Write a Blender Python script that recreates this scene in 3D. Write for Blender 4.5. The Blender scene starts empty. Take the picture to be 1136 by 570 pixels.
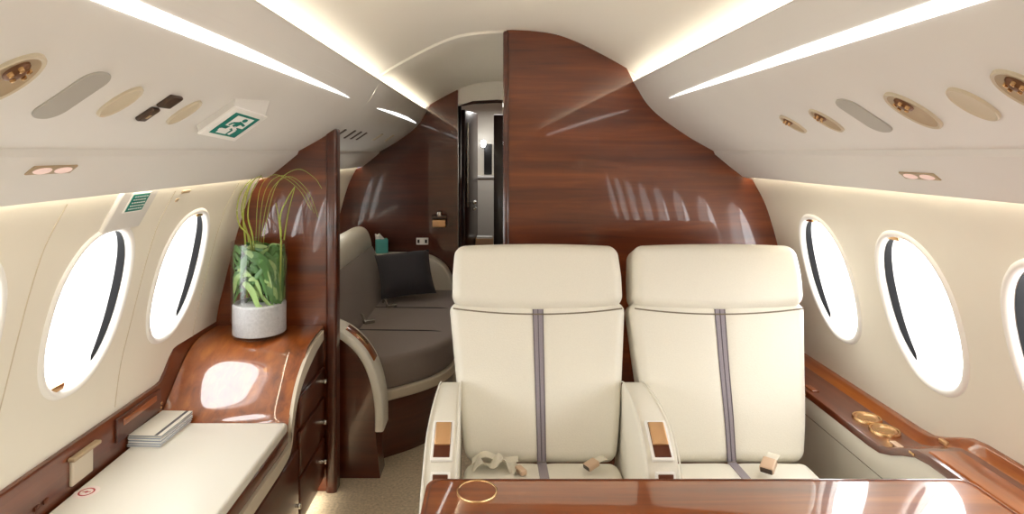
import bpy, bmesh, math, random
from mathutils import Vector, Matrix
random.seed(7)
PI = math.pi
COL = bpy.context.scene.collection
SC = bpy.context.scene

# ------------------------------------------------------------------ camera
F, VX, VY, EYE = 680.0, 547.0, 169.0, 1.37
cam = bpy.data.cameras.new('camera')
cam.sensor_width = 36.0
cam.lens = F / 1136 * 36.0
cam.shift_x = (568 - VX) / 1136
cam.shift_y = -(285 - VY) / 1136
cam.clip_start = 0.01
cobj = bpy.data.objects.new('camera', cam)
COL.objects.link(cobj)
cobj.location = (0, 0, EYE)
cobj.rotation_euler = (PI / 2, 0, 0)
SC.camera = cobj

def at(px, py, Y):
    return Vector(((px - VX) / F * Y, Y, EYE - (py - VY) / F * Y))

# ------------------------------------------------------------------ materials
def new_mat(name):
    m = bpy.data.materials.new(name)
    m.use_nodes = True
    nt = m.node_tree
    return m, nt, nt.nodes['Principled BSDF']

def srgb(r, g, b):
    f = lambda v: (v / 255 / 12.92) if v / 255 <= 0.04045 else ((v / 255 + 0.055) / 1.055) ** 2.4
    return (f(r), f(g), f(b), 1)

def plain(name, col, rough=0.5, metal=0.0, coat=0.0, bump=0.0, bscale=200, var=0.0, spec=0.5, sheen=0.0):
    m, nt, p = new_mat(name)
    p.inputs['Roughness'].default_value = rough
    p.inputs['Metallic'].default_value = metal
    p.inputs['Coat Weight'].default_value = coat
    p.inputs['Coat Roughness'].default_value = 0.08
    p.inputs['Specular IOR Level'].default_value = spec
    p.inputs['Sheen Weight'].default_value = sheen
    tc = nt.nodes.new('ShaderNodeTexCoord')
    nz = nt.nodes.new('ShaderNodeTexNoise')
    nz.inputs['Scale'].default_value = 6 if bump == 0 else bscale
    nz.inputs['Detail'].default_value = 4
    nt.links.new(tc.outputs['Object'], nz.inputs['Vector'])
    rp = nt.nodes.new('ShaderNodeValToRGB')
    c = Vector(col[:3])
    rp.color_ramp.elements[0].color = (*(c * (1 - var)), 1)
    rp.color_ramp.elements[1].color = (*(c * (1 + var)), 1)
    rp.color_ramp.elements[0].position = 0.3
    rp.color_ramp.elements[1].position = 0.7
    nt.links.new(nz.outputs['Fac'], rp.inputs['Fac'])
    nt.links.new(rp.outputs['Color'], p.inputs['Base Color'])
    if bump:
        b = nt.nodes.new('ShaderNodeBump')
        b.inputs['Strength'].default_value = bump
        b.inputs['Distance'].default_value = 0.002
        nt.links.new(nz.outputs['Fac'], b.inputs['Height'])
        nt.links.new(b.outputs['Normal'], p.inputs['Normal'])
    return m

def wood(name, dark, mid, light, scale, coat_rough=0.03, spec=0.5, ior=1.6):
    """lacquered veneer; scale = (x,y,z) frequency of the grain in object space"""
    m, nt, p = new_mat(name)
    p.inputs['Roughness'].default_value = 0.32
    p.inputs['Coat Weight'].default_value = 1.0
    p.inputs['Coat Roughness'].default_value = coat_rough
    p.inputs['Coat IOR'].default_value = ior
    p.inputs['Specular IOR Level'].default_value = spec
    tc = nt.nodes.new('ShaderNodeTexCoord')
    mp = nt.nodes.new('ShaderNodeMapping')
    mp.inputs['Scale'].default_value = scale
    nt.links.new(tc.outputs['Object'], mp.inputs['Vector'])
    n1 = nt.nodes.new('ShaderNodeTexNoise')
    n1.inputs['Scale'].default_value = 1.0
    n1.inputs['Detail'].default_value = 9
    n1.inputs['Roughness'].default_value = 0.62
    n1.inputs['Distortion'].default_value = 0.6
    nt.links.new(mp.outputs['Vector'], n1.inputs['Vector'])
    mp2 = nt.nodes.new('ShaderNodeMapping')
    mp2.inputs['Scale'].default_value = tuple(s * 0.22 for s in scale)
    mp2.inputs['Location'].default_value = (3.1, 1.7, 5.3)
    nt.links.new(tc.outputs['Object'], mp2.inputs['Vector'])
    n2 = nt.nodes.new('ShaderNodeTexNoise')
    n2.inputs['Scale'].default_value = 1.0
    n2.inputs['Detail'].default_value = 3
    n2.inputs['Distortion'].default_value = 1.2
    nt.links.new(mp2.outputs['Vector'], n2.inputs['Vector'])
    mx = nt.nodes.new('ShaderNodeMix')
    mx.data_type = 'FLOAT'
    mx.inputs['Factor'].default_value = 0.45
    nt.links.new(n1.outputs['Fac'], mx.inputs[2])
    nt.links.new(n2.outputs['Fac'], mx.inputs[3])
    rp = nt.nodes.new('ShaderNodeValToRGB')
    e = rp.color_ramp.elements
    e[0].position, e[0].color = 0.32, dark
    e[1].position, e[1].color = 0.68, light
    k = e.new(0.5)
    k.color = mid
    nt.links.new(mx.outputs[0], rp.inputs['Fac'])
    nt.links.new(rp.outputs['Color'], p.inputs['Base Color'])
    return m

def emit(name, col, strength, base=(0.8, 0.8, 0.8, 1)):
    m, nt, p = new_mat(name)
    p.inputs['Base Color'].default_value = base
    p.inputs['Roughness'].default_value = 0.6
    p.inputs['Emission Color'].default_value = col
    p.inputs['Emission Strength'].default_value = strength
    return m

def glass(name):
    m = bpy.data.materials.new(name)
    m.use_nodes = True
    nt = m.node_tree
    nt.nodes.clear()
    out = nt.nodes.new('ShaderNodeOutputMaterial')
    mix = nt.nodes.new('ShaderNodeMixShader')
    tr = nt.nodes.new('ShaderNodeBsdfTransparent')
    tr.inputs['Color'].default_value = (0.965, 0.97, 0.97, 1)
    gl = nt.nodes.new('ShaderNodeBsdfGlossy')
    gl.inputs['Roughness'].default_value = 0.02
    fr = nt.nodes.new('ShaderNodeLayerWeight')
    fr.inputs['Blend'].default_value = 0.12
    mu = nt.nodes.new('ShaderNodeMath')
    mu.operation = 'MULTIPLY'
    mu.inputs[1].default_value = 0.6
    nt.links.new(fr.outputs['Facing'], mu.inputs[0])
    nt.links.new(mu.outputs[0], mix.inputs[0])
    nt.links.new(tr.outputs[0], mix.inputs[1])
    nt.links.new(gl.outputs[0], mix.inputs[2])
    nt.links.new(mix.outputs[0], out.inputs['Surface'])
    return m

M = {}
M['ceiling'] = plain('cream_ceiling_lining', srgb(245, 241, 230), 0.6)
M['overhead'] = plain('warm_grey_overhead_lining', srgb(226, 223, 218), 0.5, var=0.012)
M['wall'] = plain('cream_wall_lining', srgb(236, 230, 216), 0.5, var=0.012)
M['white'] = plain('white_plastic', srgb(246, 244, 240), 0.35)
M['leather'] = plain('cream_leather', srgb(235, 231, 219), 0.42, bump=0.25, bscale=260, var=0.02)
M['leather_pad'] = plain('cream_smooth_leather', srgb(229, 225, 214), 0.4, bump=0.15, bscale=300, var=0.01)
M['stripe'] = plain('grey_stripe_leather', srgb(152, 144, 153), 0.5, bump=0.2, bscale=300, var=0.05)
M['stripe_dark'] = plain('dark_stripe_stitching', srgb(100, 93, 104), 0.6)
M['seam'] = plain('dark_seam', srgb(128, 116, 98), 0.7)
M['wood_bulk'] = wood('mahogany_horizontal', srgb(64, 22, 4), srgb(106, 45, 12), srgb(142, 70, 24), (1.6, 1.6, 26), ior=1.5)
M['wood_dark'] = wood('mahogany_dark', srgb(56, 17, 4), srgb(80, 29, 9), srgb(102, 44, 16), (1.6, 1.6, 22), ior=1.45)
M['wood_long'] = wood('walnut_along_cabin', srgb(100, 43, 12), srgb(152, 80, 30), srgb(188, 112, 50), (26, 1.5, 26), ior=1.85)
M['wood_trim'] = wood('walnut_trim', srgb(72, 28, 12), srgb(102, 47, 22), srgb(126, 66, 36), (26, 1.5, 26), 0.06)
M['wood_table'] = wood('walnut_table', srgb(92, 38, 8), srgb(138, 68, 18), srgb(170, 94, 32), (1.5, 26, 26), ior=1.75)
M['wood_edge'] = plain('pale_edge_banding', srgb(214, 203, 184), 0.4)
M['door_dark'] = wood('door_veneer', srgb(34, 12, 7), srgb(48, 18, 10), srgb(64, 27, 15), (22, 22, 1.5))
M['door_dark'].node_tree.nodes['Principled BSDF'].inputs['Coat Weight'].default_value = 0.25
M['carpet'] = plain('taupe_carpet', srgb(206, 190, 164), 0.95, bump=1.0, bscale=90, var=0.22)
M['grey_cloth'] = plain('grey_divan_cloth', srgb(138, 125, 119), 0.85, bump=0.5, bscale=500, var=0.08, sheen=0.2)
M['charcoal'] = plain('charcoal_cloth', srgb(50, 47, 52), 0.9, bump=0.5, bscale=500, var=0.08, sheen=0.2)
M['brass'] = plain('brushed_brass', srgb(226, 186, 136), 0.25, metal=1.0, var=0.06)
M['bronze'] = plain('bronze_inlay', srgb(218, 174, 130), 0.3, metal=0.8, var=0.08)
M['bronze_dark'] = plain('dark_bronze_recess', srgb(96, 46, 22), 0.3, metal=0.3)
M['buckle'] = plain('pale_bronze_buckle', srgb(214, 184, 158), 0.35, metal=0.35)
M['nozzle'] = plain('bronze_brown_nozzle', srgb(112, 74, 46), 0.4, metal=0.3)
M['steel'] = plain('brushed_steel', srgb(200, 198, 194), 0.25, metal=1.0)
M['black'] = plain('black_plastic', srgb(26, 24, 25), 0.45)
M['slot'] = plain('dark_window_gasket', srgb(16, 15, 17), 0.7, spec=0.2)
M['dish'] = plain('tan_dish', srgb(176, 154, 124), 0.5, var=0.05)
M['dish_pale'] = plain('pale_dish', srgb(205, 192, 168), 0.5, var=0.03)
M['greyplate'] = plain('grey_plate', srgb(176, 172, 163), 0.5, var=0.02)
M['brown'] = plain('dark_brown_plastic', srgb(70, 52, 40), 0.4)
M['teal'] = plain('teal_sign', srgb(18, 128, 116), 0.45)
M['teal_card'] = plain('turquoise_card', srgb(96, 190, 190), 0.6)
M['paper'] = plain('white_paper', srgb(240, 240, 238), 0.7)
M['paper_blue'] = plain('bluish_paper', srgb(150, 160, 182), 0.6, var=0.15)
M['cover'] = plain('cream_cover', srgb(226, 222, 210), 0.55)
M['cover_dark'] = plain('dark_cover_band', srgb(92, 90, 94), 0.55)
M['red'] = plain('red_print', srgb(176, 52, 62), 0.6)
M['pinkish'] = plain('pale_label', srgb(238, 224, 218), 0.6)
M['sand'] = plain('white_sand', srgb(214, 213, 216), 0.9, bump=0.8, bscale=120, var=0.08)
M['leaf'] = plain('green_leaf', srgb(78, 122, 58), 0.45, var=0.35)
M['leaf2'] = plain('pale_green_leaf', srgb(150, 178, 110), 0.45, var=0.3)
M['grass'] = plain('yellow_green_blade', srgb(150, 160, 62), 0.5, var=0.2)
M['belt'] = plain('beige_webbing', srgb(228, 222, 206), 0.7, bump=0.4, bscale=500)
M['tan'] = plain('tan_card', srgb(214, 176, 142), 0.6)
M['glass'] = glass('clear_vase_glass')
M['shade'] = emit('sunlit_window_shade', (0.96, 0.985, 1.0, 1), 5.2)
M['strip'] = emit('ceiling_strip_light', (1.0, 0.985, 0.96, 1), 2.2)
M['cove'] = emit('cove_light', (1.0, 0.92, 0.79, 1), 9)
M['cove_aft'] = emit('aft_cove_light', (1.0, 0.91, 0.76, 1), 18)
M['wash'] = emit('wall_wash_light', (1.0, 0.91, 0.74, 1), 12)
M['lamp'] = emit('reading_lamp', (1.0, 0.80, 0.70, 1), 0.25, (.72, .50, .44, 1))
M['spot'] = emit('vestibule_lamp', (0.95, 0.97, 1.0, 1), 14)

# ------------------------------------------------------------------ mesh helpers
ORG = {}
def bm_new():
    return bmesh.new()

def finish(bm, ang=38):
    bmesh.ops.remove_doubles(bm, verts=bm.verts, dist=1e-5)
    bmesh.ops.recalc_face_normals(bm, faces=bm.faces)
    a = math.radians(ang)
    for f in bm.faces:
        f.smooth = True
    for e in bm.edges:
        if len(e.link_faces) == 2 and e.calc_face_angle(0) > a:
            e.smooth = False

def obj(name, bm, mat, parent=None, ang=38, loc=None, keep=False):
    """one mesh object; bm is in world coordinates"""
    if not keep:
        finish(bm, ang)
    if parent is not None:
        org = ORG[parent]
    elif loc is not None:
        org = Vector(loc)
    else:
        xs = [v.co.x for v in bm.verts]; ys = [v.co.y for v in bm.verts]; zs = [v.co.z for v in bm.verts]
        org = Vector(((min(xs) + max(xs)) / 2, (min(ys) + max(ys)) / 2, min(zs)))
    for v in bm.verts:
        v.co -= org
    me = bpy.data.meshes.new(name)
    bm.to_mesh(me)
    bm.free()
    me.materials.append(mat)
    o = bpy.data.objects.new(name, me)
    COL.objects.link(o)
    if parent is not None:
        o.parent = parent
    else:
        o.location = org
    ORG[o] = org
    return o

def tag(o, label=None, cat=None, group=None, kind=None):
    if label: o['label'] = label
    if cat: o['category'] = cat
    if group: o['group'] = group
    if kind: o['kind'] = kind
    return o

def thing(name, loc, label, cat, group=None, kind=None):
    o = bpy.data.objects.new(name, None)
    o.empty_display_size = 0.05
    COL.objects.link(o)
    o.location = loc
    ORG[o] = Vector(loc)
    return tag(o, label, cat, group, kind)

def struct(name, bm, mat, label, **kw):
    return tag(obj(name, bm, mat, **kw), label, None, None, 'structure')

def dup(root, loc, label=None):
    r = root.copy()
    COL.objects.link(r)
    r.location = loc
    ORG[r] = Vector(loc)
    if label: r['label'] = label
    for ch in list(root.children):
        c = ch.copy(); COL.objects.link(c); c.parent = r
        ORG[c] = Vector(loc)
        for g in list(ch.children):
            d = g.copy(); COL.objects.link(d); d.parent = c
            ORG[d] = Vector(loc)
    return r

def spline(pts, n=8, closed=False):
    P = [Vector(p) for p in pts]
    out = []
    N = len(P)
    for i in range(N if closed else N - 1):
        if closed:
            p0, p1, p2, p3 = P[i - 1], P[i], P[(i + 1) % N], P[(i + 2) % N]
        else:
            p1, p2 = P[i], P[i + 1]
            p0 = P[i - 1] if i else p1 * 2 - p2
            p3 = P[i + 2] if i + 2 < N else p2 * 2 - p1
        for k in range(n):
            t = k / n
            out.append(0.5 * ((2 * p1) + (p2 - p0) * t + (2 * p0 - 5 * p1 + 4 * p2 - p3) * t * t + (3 * p1 - p0 - 3 * p2 + p3) * t ** 3))
    if not closed:
        out.append(P[-1].copy())
    return out

def add_quads(bm, rows, close_u=False, close_v=False):
    V = [[bm.verts.new(p) for p in r] for r in rows]
    n, m = len(V), len(V[0])
    for i in range(n if close_u else n - 1):
        for j in range(m if close_v else m - 1):
            q = [V[i][j], V[(i + 1) % n][j], V[(i + 1) % n][(j + 1) % m], V[i][(j + 1) % m]]
            try: bm.faces.new(q)
            except ValueError: pass
    return V

def add_prism(bm, pts, vec):
    """polygon (list of 3d points) extruded by vec, capped"""
    vec = Vector(vec)
    a = [bm.verts.new(Vector(p)) for p in pts]
    b = [bm.verts.new(Vector(p) + vec) for p in pts]
    n = len(pts)
    for i in range(n):
        bm.faces.new((a[i], a[(i + 1) % n], b[(i + 1) % n], b[i]))
    bm.faces.new(a[::-1]); bm.faces.new(b)

def bevel(bm, w, seg=3, ang=40):
    bmesh.ops.remove_doubles(bm, verts=bm.verts, dist=1e-5)
    bmesh.ops.recalc_face_normals(bm, faces=bm.faces)
    es = [e for e in bm.edges if len(e.link_faces) == 2 and e.calc_face_angle(0) > math.radians(ang)]
    bmesh.ops.bevel(bm, geom=es, offset=w, offset_type='OFFSET', segments=seg, profile=0.5, affect='EDGES', clamp_overlap=True)

def add_rbox(bm, c, h, r, nm=6, nr=3, mat=None, deform=None):
    """rounded box, centre c, half sizes h, radius r; optional deform(local)->local and 4x4 mat"""
    c = Vector(c)
    r = min(r, min(h) * 0.999)
    axes = []
    for a in range(3):
        i = h[a] - r
        L = [-h[a] + r * (1 - math.cos(PI / 2 * k / nr)) if False else -h[a] + r * k / nr for k in range(nr)]
        L += [-i + 2 * i * k / nm for k in range(nm + 1)]
        L += [h[a] - r * (nr - 1 - k) / nr for k in range(nr)]
        axes.append(L)
    cache = {}
    def vert(p):
        key = tuple(round(x, 6) for x in p)
        if key in cache: return cache[key]
        q = Vector([max(-(h[a] - r), min(h[a] - r, p[a])) for a in range(3)])
        # warp cube corner region to sphere
        d = Vector(p) - q
        if d.length > 1e-9:
            m = max(abs(x) for x in d)
            # tan mapping for even spread
            d = Vector([math.tan(PI / 4 * (x / m)) * m if m > 0 else 0 for x in d]) if m > 1e-9 else d
            d = d.normalized() * m
            if m < r - 1e-7:   # interior of face band
                pass
            d = d.normalized() * r
        co = q + d
        if deform: co = Vector(deform(co))
        if mat is not None: co = mat @ co
        v = bm.verts.new(co + c)
        cache[key] = v
        return v
    for a in range(3):
        b, d = (a + 1) % 3, (a + 2) % 3
        for s in (-1, 1):
            Lb, Ld = axes[b], axes[d]
            for i in range(len(Lb) - 1):
                for j in range(len(Ld) - 1):
                    q = []
                    for (ii, jj) in ((i, j), (i + 1, j), (i + 1, j + 1), (i, j + 1)):
                        p = [0, 0, 0]
                        p[a] = s * h[a]; p[b] = Lb[ii]; p[d] = Ld[jj]
                        q.append(vert(p))
                    if s < 0: q.reverse()
                    if len(set(q)) == 4:
                        try: bm.faces.new(q)
                        except ValueError: pass

def add_box(bm, c, h, mat=None):
    r = bmesh.ops.create_cube(bm, size=2.0)
    for v in r['verts']:
        co = Vector((v.co.x * h[0], v.co.y * h[1], v.co.z * h[2]))
        if mat is not None: co = mat @ co
        v.co = co + Vector(c)

def add_tube(bm, pts, rad, n=8, cap=True):
    P = [Vector(p) for p in pts]
    rows = []
    up = Vector((0, 0, 1))
    for i, p in enumerate(P):
        t = (P[min(i + 1, len(P) - 1)] - P[max(i - 1, 0)]).normalized()
        a = t.cross(up)
        if a.length < 1e-3: a = t.cross(Vector((1, 0, 0)))
        a.normalize()
        b = t.cross(a)
        r = rad(i / (len(P) - 1)) if callable(rad) else rad
        rows.append([p + (a * math.cos(2 * PI * k / n) + b * math.sin(2 * PI * k / n)) * r for k in range(n)])
    V = add_quads(bm, rows, close_v=True)
    if cap:
        bm.faces.new(V[0][::-1]); bm.faces.new(V[-1])

def add_lathe(bm, prof, c, n=40, mat=None, close=False):
    rows = []
    for (r, z) in prof:
        row = []
        for k in range(n):
            p = Vector((r * math.cos(2 * PI * k / n), r * math.sin(2 * PI * k / n), z))
            if mat is not None: p = mat @ p
            row.append(p + Vector(c))
        rows.append(row)
    V = add_quads(bm, rows, close_v=True)
    if prof[0][0] > 1e-6 and close: bm.faces.new(V[0][::-1])
    if prof[-1][0] > 1e-6 and close: bm.faces.new(V[-1])

def frame_mat(ex, ey, ez):
    m = Matrix.Identity(4)
    for i, e in enumerate((ex, ey, ez)):
        for k in range(3): m[k][i] = e[k]
    return m

# ------------------------------------------------------------------ cabin cross-section
CX = 0.06           # cabin centre line
YB, YA = 2.52, 4.25  # bulkhead behind the seats, aft bulkhead
YP = 2.48           # wooden partition on the left
Y0 = -2.4           # front end of the cabin (behind the viewer)
CEIL = [(0, 1.874), (.1, 1.869), (.196, 1.855), (.28, 1.826), (.351, 1.792), (.43, 1.750), (.515, 1.700), (.565, 1.665), (.61, 1.628)]
OVER1 = [(.513, 1.660), (.519, 1.656), (.536, 1.628), (.571, 1.572), (.62, 1.522), (.684, 1.474), (.76, 1.424), (.846, 1.376)]
OVER2 = [(.846, 1.376), (.852, 1.362), (.91, 1.314), (.966, 1.270)]
WALL = [(.965, 1.335), (.985, 1.305), (1.0, 1.27), (1.055, 1.167), (1.088, 1.07), (1.114, .974), (1.15, .83), (1.173, .733), (1.19, .6), (1.195, .47), (1.18, .3), (1.13, .12), (1.08, 0)]
ceil_c = spline(CEIL, 6)
over_c = spline(OVER1, 6) + [Vector(p) for p in OVER2[1:]]
wall_c = spline(WALL, 6)

def cum(c):
    s = [0]
    for a, b in zip(c, c[1:]): s.append(s[-1] + (b - a).length)
    return s
wall_s, over_s = cum(wall_c), cum(over_c)
def on_curve(c, S, s):
    s = max(0, min(S[-1], s))
    for i in range(len(S) - 1):
        if s <= S[i + 1] + 1e-12:
            t = (s - S[i]) / max(1e-9, S[i + 1] - S[i])
            p = c[i].lerp(c[i + 1], t)
            return p
    return c[-1].copy()
def tangent(c, S, s):
    a, b = on_curve(c, S, s - .012), on_curve(c, S, s + .012)
    return (b - a).normalized()
def wall_pt(side, Y, s, d=0.0):
    p = on_curve(wall_c, wall_s, s)
    if d:
        t = tangent(wall_c, wall_s, s)
        n = Vector((-t.y, t.x))       # t points down -> outward normal has +x
        if n.x < 0: n = -n
        p = p + n * d
    return Vector((CX + side * p.x, Y, p.y))
def over_frame(side, Y, s):
    p = on_curve(over_c, over_s, s)
    t = tangent(over_c, over_s, s)
    P = Vector((CX + side * p.x, Y, p.y))
    T = Vector((side * t.x, 0, t.y))          # downwards-outwards along the panel
    n = Vector((t.y, -t.x))
    if n.x > 0: n = -n                        # towards the cabin
    Nn = Vector((side * n.x, 0, n.y))
    return P, T, Vector((0, 1, 0)), Nn
def wall_frame(side, Y, s):
    P = wall_pt(side, Y, s)
    t = tangent(wall_c, wall_s, s)
    T = Vector((side * t.x, 0, t.y))
    n = Vector((t.y, -t.x))
    if n.x > 0: n = -n
    return P, T, Vector((0, 1, 0)), Vector((side * n.x, 0, n.y))
def s_of_z(c, S, z):
    for i in range(len(c) - 1):
        if (c[i].y - z) * (c[i + 1].y - z) <= 0:
            t = (c[i].y - z) / (c[i].y - c[i + 1].y + 1e-12)
            return S[i] + t * (S[i + 1] - S[i])
    return S[-1]
def hit(c, S, side, px, py):
    """where the viewing direction meets the panel: (Y, s)"""
    r = (VY - py) / (px - VX) * side
    best = None
    for i in range(400):
        s = S[-1] * i / 399
        p = on_curve(c, S, s)
        X = side * (CX + side * p.x)
        if X <= 0: continue
        e = abs((p.y - EYE) / X - r)
        if best is None or e < best[0]: best = (e, s, X)
    return best[2] * F / abs(px - VX), best[1]

# ------------------------------------------------------------------ floor, ceiling, overheads
bm = bm_new(); add_box(bm, (CX, 1.6, -0.02), (1.25, 4.1, 0.02))
struct('floor', bm, M['carpet'], 'taupe patterned carpet along the cabin floor', loc=(0, 0, 0))

def ceiling_bm(y0, y1, dz=0):
    bm = bm_new()
    prof = [(CX - p.x, p.y) for p in reversed(ceil_c)] + [(CX + p.x, p.y) for p in ceil_c[1:]]
    rows = [[(x, y, z + d) for (x, z) in prof] for y, d in ((y0, 0), (y0 + .006, dz), ((y0 + y1) / 2, dz), (y1, dz))]
    add_quads(bm, rows)
    return bm
struct('ceiling', ceiling_bm(Y0, 2.525), M['ceiling'], 'curved cream ceiling of the front cabin between the glowing coves', loc=(0, 0, 0))
struct('ceiling', ceiling_bm(2.525, YA + 1.6, -0.010), M['ceiling'], 'curved cream ceiling over the aft cabin beyond the arch line', loc=(0, 0, 0))
def overhead(side, y0, y1):
    bm = bm_new()
    prof = list(over_c)
    back = [Vector((.972, 1.272)), Vector((.974, 1.288)), Vector((.968, 1.296))]
    lip = [Vector((.590, 1.600)), Vector((.548, 1.607)), Vector((.536, 1.630)), Vector((.524, 1.657)), Vector((.517, 1.663))]
    pts = lip + prof + back
    n = max(2, int((y1 - y0) / 0.25))
    rows = [[(CX + side * p.x, y0 + (y1 - y0) * k / n, p.y) for p in pts] for k in range(n + 1)]
    V = add_quads(bm, rows)
    # end caps
    for r in (V[0], V[-1]):
        top = [bm.verts.new((CX + side * .80, r[0].co.y, 1.62))]
        try: bm.faces.new(list(r) + top)
        except ValueError: pass
    return bm
struct('trim_2', overhead(-1, Y0, 2.4935), M['overhead'], 'long warm grey overhead panel above the left windows', loc=(0, 0, 0), ang=22)
struct('trim_3', overhead(-1, 2.496, YA), M['overhead'], 'aft overhead panel above the grey divan', loc=(0, 0, 0), ang=22)
struct('trim_4', overhead(1, YB + .05, YA), M['overhead'], 'aft overhead panel hidden behind the bulkhead', loc=(0, 0, 0), ang=22)
struct('trim_4', overhead(1, Y0, YB), M['overhead'], 'long warm grey overhead panel above the right windows', loc=(0, 0, 0), ang=22)

def cove(side, y0, y1):
    bm = bm_new()
    add_quads(bm, [[(CX + side * .552, y, 1.609), (CX + side * .588, y, 1.603)] for y in (y0, y1)])
    return bm
def wash(side, y0, y1):
    bm = bm_new()
    add_quads(bm, [[(CX + side * .969, y, 1.2965), (CX + side * .989, y, 1.2985)] for y in (y0, y1)])
    return bm
for (sd, y0, y1, a, b) in ((-1, Y0, 2.5, 'hidden cove light strip along the left ceiling edge', 'slim wall washing light under the left overhead panel'),
                           (1, Y0, YB, 'hidden cove light strip along the right ceiling edge', 'slim wall washing light under the right overhead panel')):
    struct('trim_5', cove(sd, y0, y1), M['cove'], a)
    struct('trim_6', wash(sd, y0, y1 if sd > 0 else YA), M['wash'], b)
for sd in (-1, 1):
    struct('trim_5', cove(sd, 2.6, YA), M['cove_aft'], 'hidden cove light strip along the aft ceiling edge')

# recessed strip lights in the overheads
def strip_light(side, y0, y1, tip, label, tip0=False):
    sa, sb = s_of_z(over_c, over_s, 1.584 if y0 < 2 else 1.578), s_of_z(over_c, over_s, 1.566)
    bm = bm_new()
    rows = []
    N = 40
    for k in range(N + 1):
        y = y0 + (y1 - y0) * k / N
        w = 1.0
        if y > y1 - tip: w = min(w, (max(0, y1 - y) / tip) ** 0.65)
        if tip0 and y < y0 + tip: w = min(w, (max(0, y - y0) / tip) ** 0.75)
        row = []
        for j in range(5):
            s = sb + (sa - sb) * w * j / 4
            P, T, L, Nn = over_frame(side, y, s)
            row.append(P + Nn * (.0015 + .0015 * (1 if 0 < j < 4 else 0)))
        rows.append(row)
    add_quads(bm, rows)
    o = obj('strip_light', bm, M['strip'])
    tag(o, label, 'light', 'recessed strip lights in the overhead panels')
strip_light(-1, Y0 + .3, 2.2, .95, 'long white strip light tapering to a point in the left overhead panel')
strip_light(1, Y0 + .3, 2.21, .95, 'long white strip light tapering to a point in the right overhead panel')
strip_light(-1, 2.72, 4.1, .5, 'short white strip light in the aft overhead panel above the divan', True)

# ------------------------------------------------------------------ side walls with oval windows
PITCH = 0.457
WIN_L = [2.062 - PITCH * k for k in range(8)]
WIN_AFT_ADDED = [2.062 + PITCH * k for k in (2, 3)]  # unseen glowing windows added to brighten the aft cabin
WIN_R = [2.163 - PITCH * k for k in range(8)]
SW0, SW1 = s_of_z(wall_c, wall_s, 1.245), s_of_z(wall_c, wall_s, .645)
SWL, SWR = s_of_z(wall_c, wall_s, .960), s_of_z(wall_c, wall_s, .928)
AO, BO = .158, .230       # outer rim of the oval
def oval(t, a, b, e=2.25):
    c, s = math.cos(t), math.sin(t)
    return (a * math.copysign(abs(c) ** (2 / e), c), b * math.copysign(abs(s) ** (2 / e), s))

def wall_bm(side, wins, y0, y1):
    SWC = SWL if side < 0 else SWR
    bm = bm_new()
    def grid(ya, yb, sa, sb, ny, ns):
        add_quads(bm, [[wall_pt(side, ya + (yb - ya) * i / ny, sa + (sb - sa) * j / ns) for j in range(ns + 1)] for i in range(ny + 1)])
    grid(y0, y1, 0, SW0, 4, 14)
    grid(y0, y1, SW1, wall_s[-1], 4, 30)
    edges = []
    for yc in wins:
        ya, yb = yc - PITCH / 2, yc + PITCH / 2
        edges.append((ya, yb))
        W = [(yb - yc, SW1 - SWC), (yb - yc, SW0 - SWC), (ya - yc, SW0 - SWC), (ya - yc, SW1 - SWC)]
        ang = sorted([2 * PI * k / 72 for k in range(72)] + [math.atan2(b, a) % (2 * PI) for a, b in W])
        rows = [[] for _ in range(6)]
        for t in ang:
            ct, st = math.cos(t), math.sin(t)
            k = 1e9
            if abs(ct) > 1e-9: k = min(k, ((yb - yc) if ct > 0 else (ya - yc)) / ct)
            if abs(st) > 1e-9: k = min(k, ((SW1 - SWC) if st > 0 else (SW0 - SWC)) / st)
            outer = (ct * k, st * k)
            # same polar angle on the oval
            e = 2.25
            rr = (abs(ct / AO) ** e + abs(st / BO) ** e) ** (-1 / e)
            inner = (ct * rr, st * rr)
            for i in range(6):
                f = i / 5
                u = inner[0] + (outer[0] - inner[0]) * f; v = inner[1] + (outer[1] - inner[1]) * f
                rows[i].append(wall_pt(side, yc + u, SWC + v))
        add_quads(bm, rows, close_v=True)
    last = y0
    for ya, yb in sorted(edges):
        if ya - last > 1e-4: grid(last, ya, SW0, SW1, 2, 24)
        last = yb
    if y1 - last > 1e-4: grid(last, y1, SW0, SW1, 2, 24)
    return bm
struct('wall_left', wall_bm(-1, WIN_L + WIN_AFT_ADDED, Y0, YA + .02), M['wall'], 'cream curved cabin side wall on the left', loc=(0, 0, 0))
struct('wall_right', wall_bm(1, WIN_R, Y0, YA + .02), M['wall'], 'cream curved cabin side wall on the right', loc=(0, 0, 0))

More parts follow.
